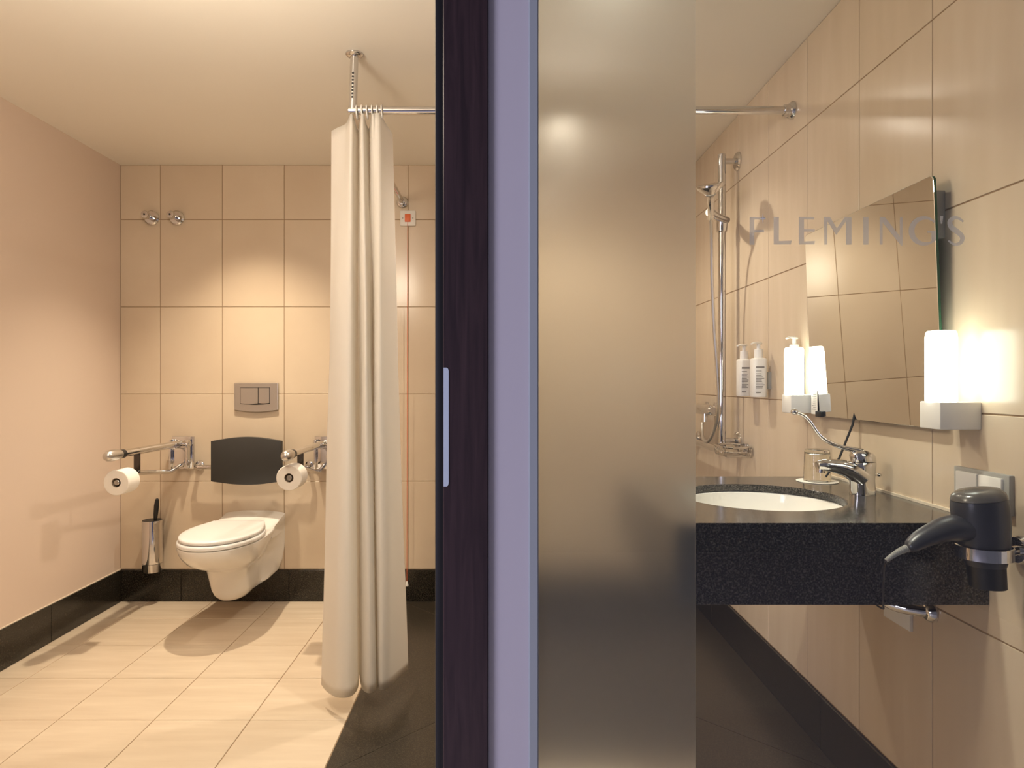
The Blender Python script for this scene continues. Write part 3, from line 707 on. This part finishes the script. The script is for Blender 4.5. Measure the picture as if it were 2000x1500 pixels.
bm = nb(); box(bm, (1.043, 2.255, 1.575), (XR+.0005, 2.290, 1.690), .002); obj('wall_bracket', bm, 'grey_pl', t)
bm = nb(); cyl(bm, (1.066, 1.72, 1.20), (1.066, 2.22, 1.20), .008); box(bm, (1.062, 1.75, 1.19), (XR+.0005, 1.79, 1.21), .001); box(bm, (1.062, 2.15, 1.19), (XR+.0005, 2.19, 1.21), .001)
obj('pivot_bar', bm, 'grey_pl', t)
obj('tilt_lever', tube(nb(), [(1.064, 2.04, 1.165), px(1664, 830, 2.03), px(1638, 895, 2.025), px(1612, 931, 2.02)], [.0034, .0034, .0034, .003], 10), 'black', t)
cr = Vector((XB, YM, ZBm)); 
obj('corner_clip', box(nb(), (XB-.010, YM-.085, ZBm-.003), (XB+.004, YM-.045, ZBm+.016), .002), 'black', t)
# printed card standing on the clip
bm = nb(); box(bm, (XB-.0060, YM-.052, ZBm+.005), (XB-.0046, YM-.008, ZBm+.082))
tc_ = thing('printed_card', 'small white printed card at the lower far corner of the mirror', 'card', (XB-.008, YM-.03, ZBm))
obj('sheet', bm, 'paper', tc_, None)
bm = nb()
for k in range(9): box(bm, (XB-.0064, YM-.046, ZBm+.020+k*.0062), (XB-.0059, YM-.046+.034*(.6+.4*random.random()), ZBm+.0218+k*.0062))
obj('print', bm, 'ink', tc_, None)

# lamps at the mirror's edges
def wall_lamp(y, label, ext=.093, yw=.076):
    z0 = 1.119
    xo = XR-ext
    t = thing('wall_lamp', label, 'lamp', (XR, y, z0), 'lamps at the mirror edges')
    obj('base', box(nb(), (xo, y-yw/2, z0), (XR+.0005, y+yw/2, z0+.062), .003), 'white_pl', t)
    r = .0295; xc = xo+.0265
    def q(z, s_):
        P = []
        for k in range(36):
            a = 2*PI*k/36; c, d = math.cos(a), math.sin(a); e = 2/3.0
            P.append(Vector((xc+abs(c)**e*math.copysign(1, c)*r*s_, y+abs(d)**e*math.copysign(1, d)*r*s_*.95, z)))
        return P
    o = obj('opal_shade', ring_loft(nb(), [q(z0+.0625, .97), q(z0+.065, 1), q(z0+.208, 1), q(z0+.219, .96), q(z0+.224, .86), q(z0+.225, .6)]), 'opal', t, 50)
    return t
wall_lamp(1.568, 'lit white opal lamp nearest the hair dryer')
wall_lamp(2.351, 'lit white opal lamp at the far edge of the mirror')

# ------------------------------------------------------------------ switch, hair dryer, pipework
t = thing('light_switch', 'grey-framed double white switch behind the hair dryer', 'switch', (XR, 1.52, .945))
obj('frame', box(nb(), (XR-.012, 1.432, .945), (XR+.0005, 1.606, 1.030), .002), 'grey_pl', t)
for y0 in (1.4475, 1.5225):
    obj('rocker', box(nb(), (XR-.018, y0, .954), (XR-.010, y0+.0695, 1.021), .002), 'white_pl', t)

hx, hy = .985, 1.395
t = thing('hair_dryer', 'anthracite hair dryer hanging nozzle down in a chrome wall ring', 'hair dryer', (hx, hy, .80))
ax = Vector((.020, .0, -.19)).normalized()
top = Vector((hx-.010, hy, .992))
def hd(prof, n=32):
    x, y = frame_of(ax); 
    return [[top + ax*h + (Vector((1, 0, 0))*math.cos(2*PI*k/n)*r*(1.06) + Vector((0, 1, 0))*math.sin(2*PI*k/n)*r) + Vector((0, 0, 1))*sh*math.cos(2*PI*k/n) for k in range(n)] for h, r, sh in prof]
obj('barrel', ring_loft(nb(), hd([(.004, .047, .006), (.02, .049, .006), (.06, .0485, .003), (.095, .044, 0), (.128, .0385, 0), (.140, .034, 0)])), 'dryer', t, 50)
obj('intake_grille', ring_loft(nb(), hd([(.003, .0475, .006), (-.006, .045, .006), (-.014, .036, .006), (-.017, .020, .004), (-.018, .004, 0)])), 'cap_grey', t, 50)
obj('nozzle', ring_loft(nb(), hd([(.135, .0335, 0), (.160, .0325, 0), (.184, .0315, 0), (.184, .028, 0), (.15, .026, 0)])), 'black', t, 50)
H = [px(1880, 1030, hy), px(1850, 1032, hy-.006), px(1820, 1042, hy-.012), px(1795, 1054, hy-.016), px(1778, 1066, hy-.02), px(1772, 1072, hy-.02)]
obj('handle', tube(nb(), H, [.036, .031, .025, .021, .016, .008], 20, 6, True, .8), 'dryer', t, 60)
obj('switch_button', box(nb(), px(1846, 1019, hy-.012)-Vector((.010, .007, .004)), px(1846, 1019, hy-.012)+Vector((.010, .007, .004)), .002), 'red_cord', t)
G = spline([px(1776, 1068, hy-.02), px(1760, 1074, hy-.021), px(1744, 1083, hy-.022), px(1729, 1094, hy-.023)], 14)
obj('strain_relief', tube(nb(), G, [(.0085-.004*i/len(G))*(1 if i % 2 else .8) for i in range(len(G))], 12), 'grey_pl', t)
obj('cable', tube(nb(), [px(1730, 1093, hy-.023), px(1726, 1104, hy-.010), px(1724, 1135, 1.46), px(1723, 1175, 1.495), px(1723, 1188, 1.51), (.845, 1.55, .735), (.90, 1.60, .77), (1.0, 1.65, .80)], .0020, 8, 8), 'dryer', t)
rc_ = top + ax*.112
obj('ring', ring_loft(nb(), [[rc_ + Vector((.0515*s_*math.cos(2*PI*k/40), .0495*s_*math.sin(2*PI*k/40), dz)) for k in range(40)] for s_, dz in ((.95, -.013), (1, -.012), (1, .012), (.95, .013), (.93, .0), (.95, -.013))], False, False), 'chrome', t, 30)
obj('ring_arm', cyl(nb(), rc_+Vector((.048, 0, 0)), (XR-.012, hy+.012, rc_.z), .010), 'chrome', t)
obj('wall_flange', lathe(nb(), (XR+.0005, hy+.014, rc_.z), (-1, 0, 0), [(0, .030), (.008, .030), (.016, .026), (.018, .011)], 28), 'chrome', t)

t = thing('basin_waste_pipe', 'chrome waste pipe showing under the granite counter', 'pipe', (XR, 1.72, .63))
obj('pipe', tube(nb(), [(.985, 1.77, .80), (.985, 1.77, .70), (.990, 1.765, .668), (1.01, 1.75, .655), (1.04, 1.725, .652), (XR, 1.705, .652)], .015, 16, 6), 'chrome', t)
obj('flange', lathe(nb(), (XR+.0005, 1.705, .652), (-1, 0, 0), [(0, .026), (.006, .026), (.018, .018), (.020, .015)], 26), 'chrome', t)
obj('union', lathe(nb(), (.985, 1.77, .72), (0, 0, -1), [(0, .020), (.004, .023), (.026, .023), (.030, .018)], 24), 'chrome', t)
tag(obj('access_plate', box(nb(), (XR-.009, 1.784, .574), (XR+.0005, 1.906, .700), .0015), 'white_pl', None, 35, (XR, 1.845, .574)), 'square white cover plate on the wall under the counter', 'cover plate')
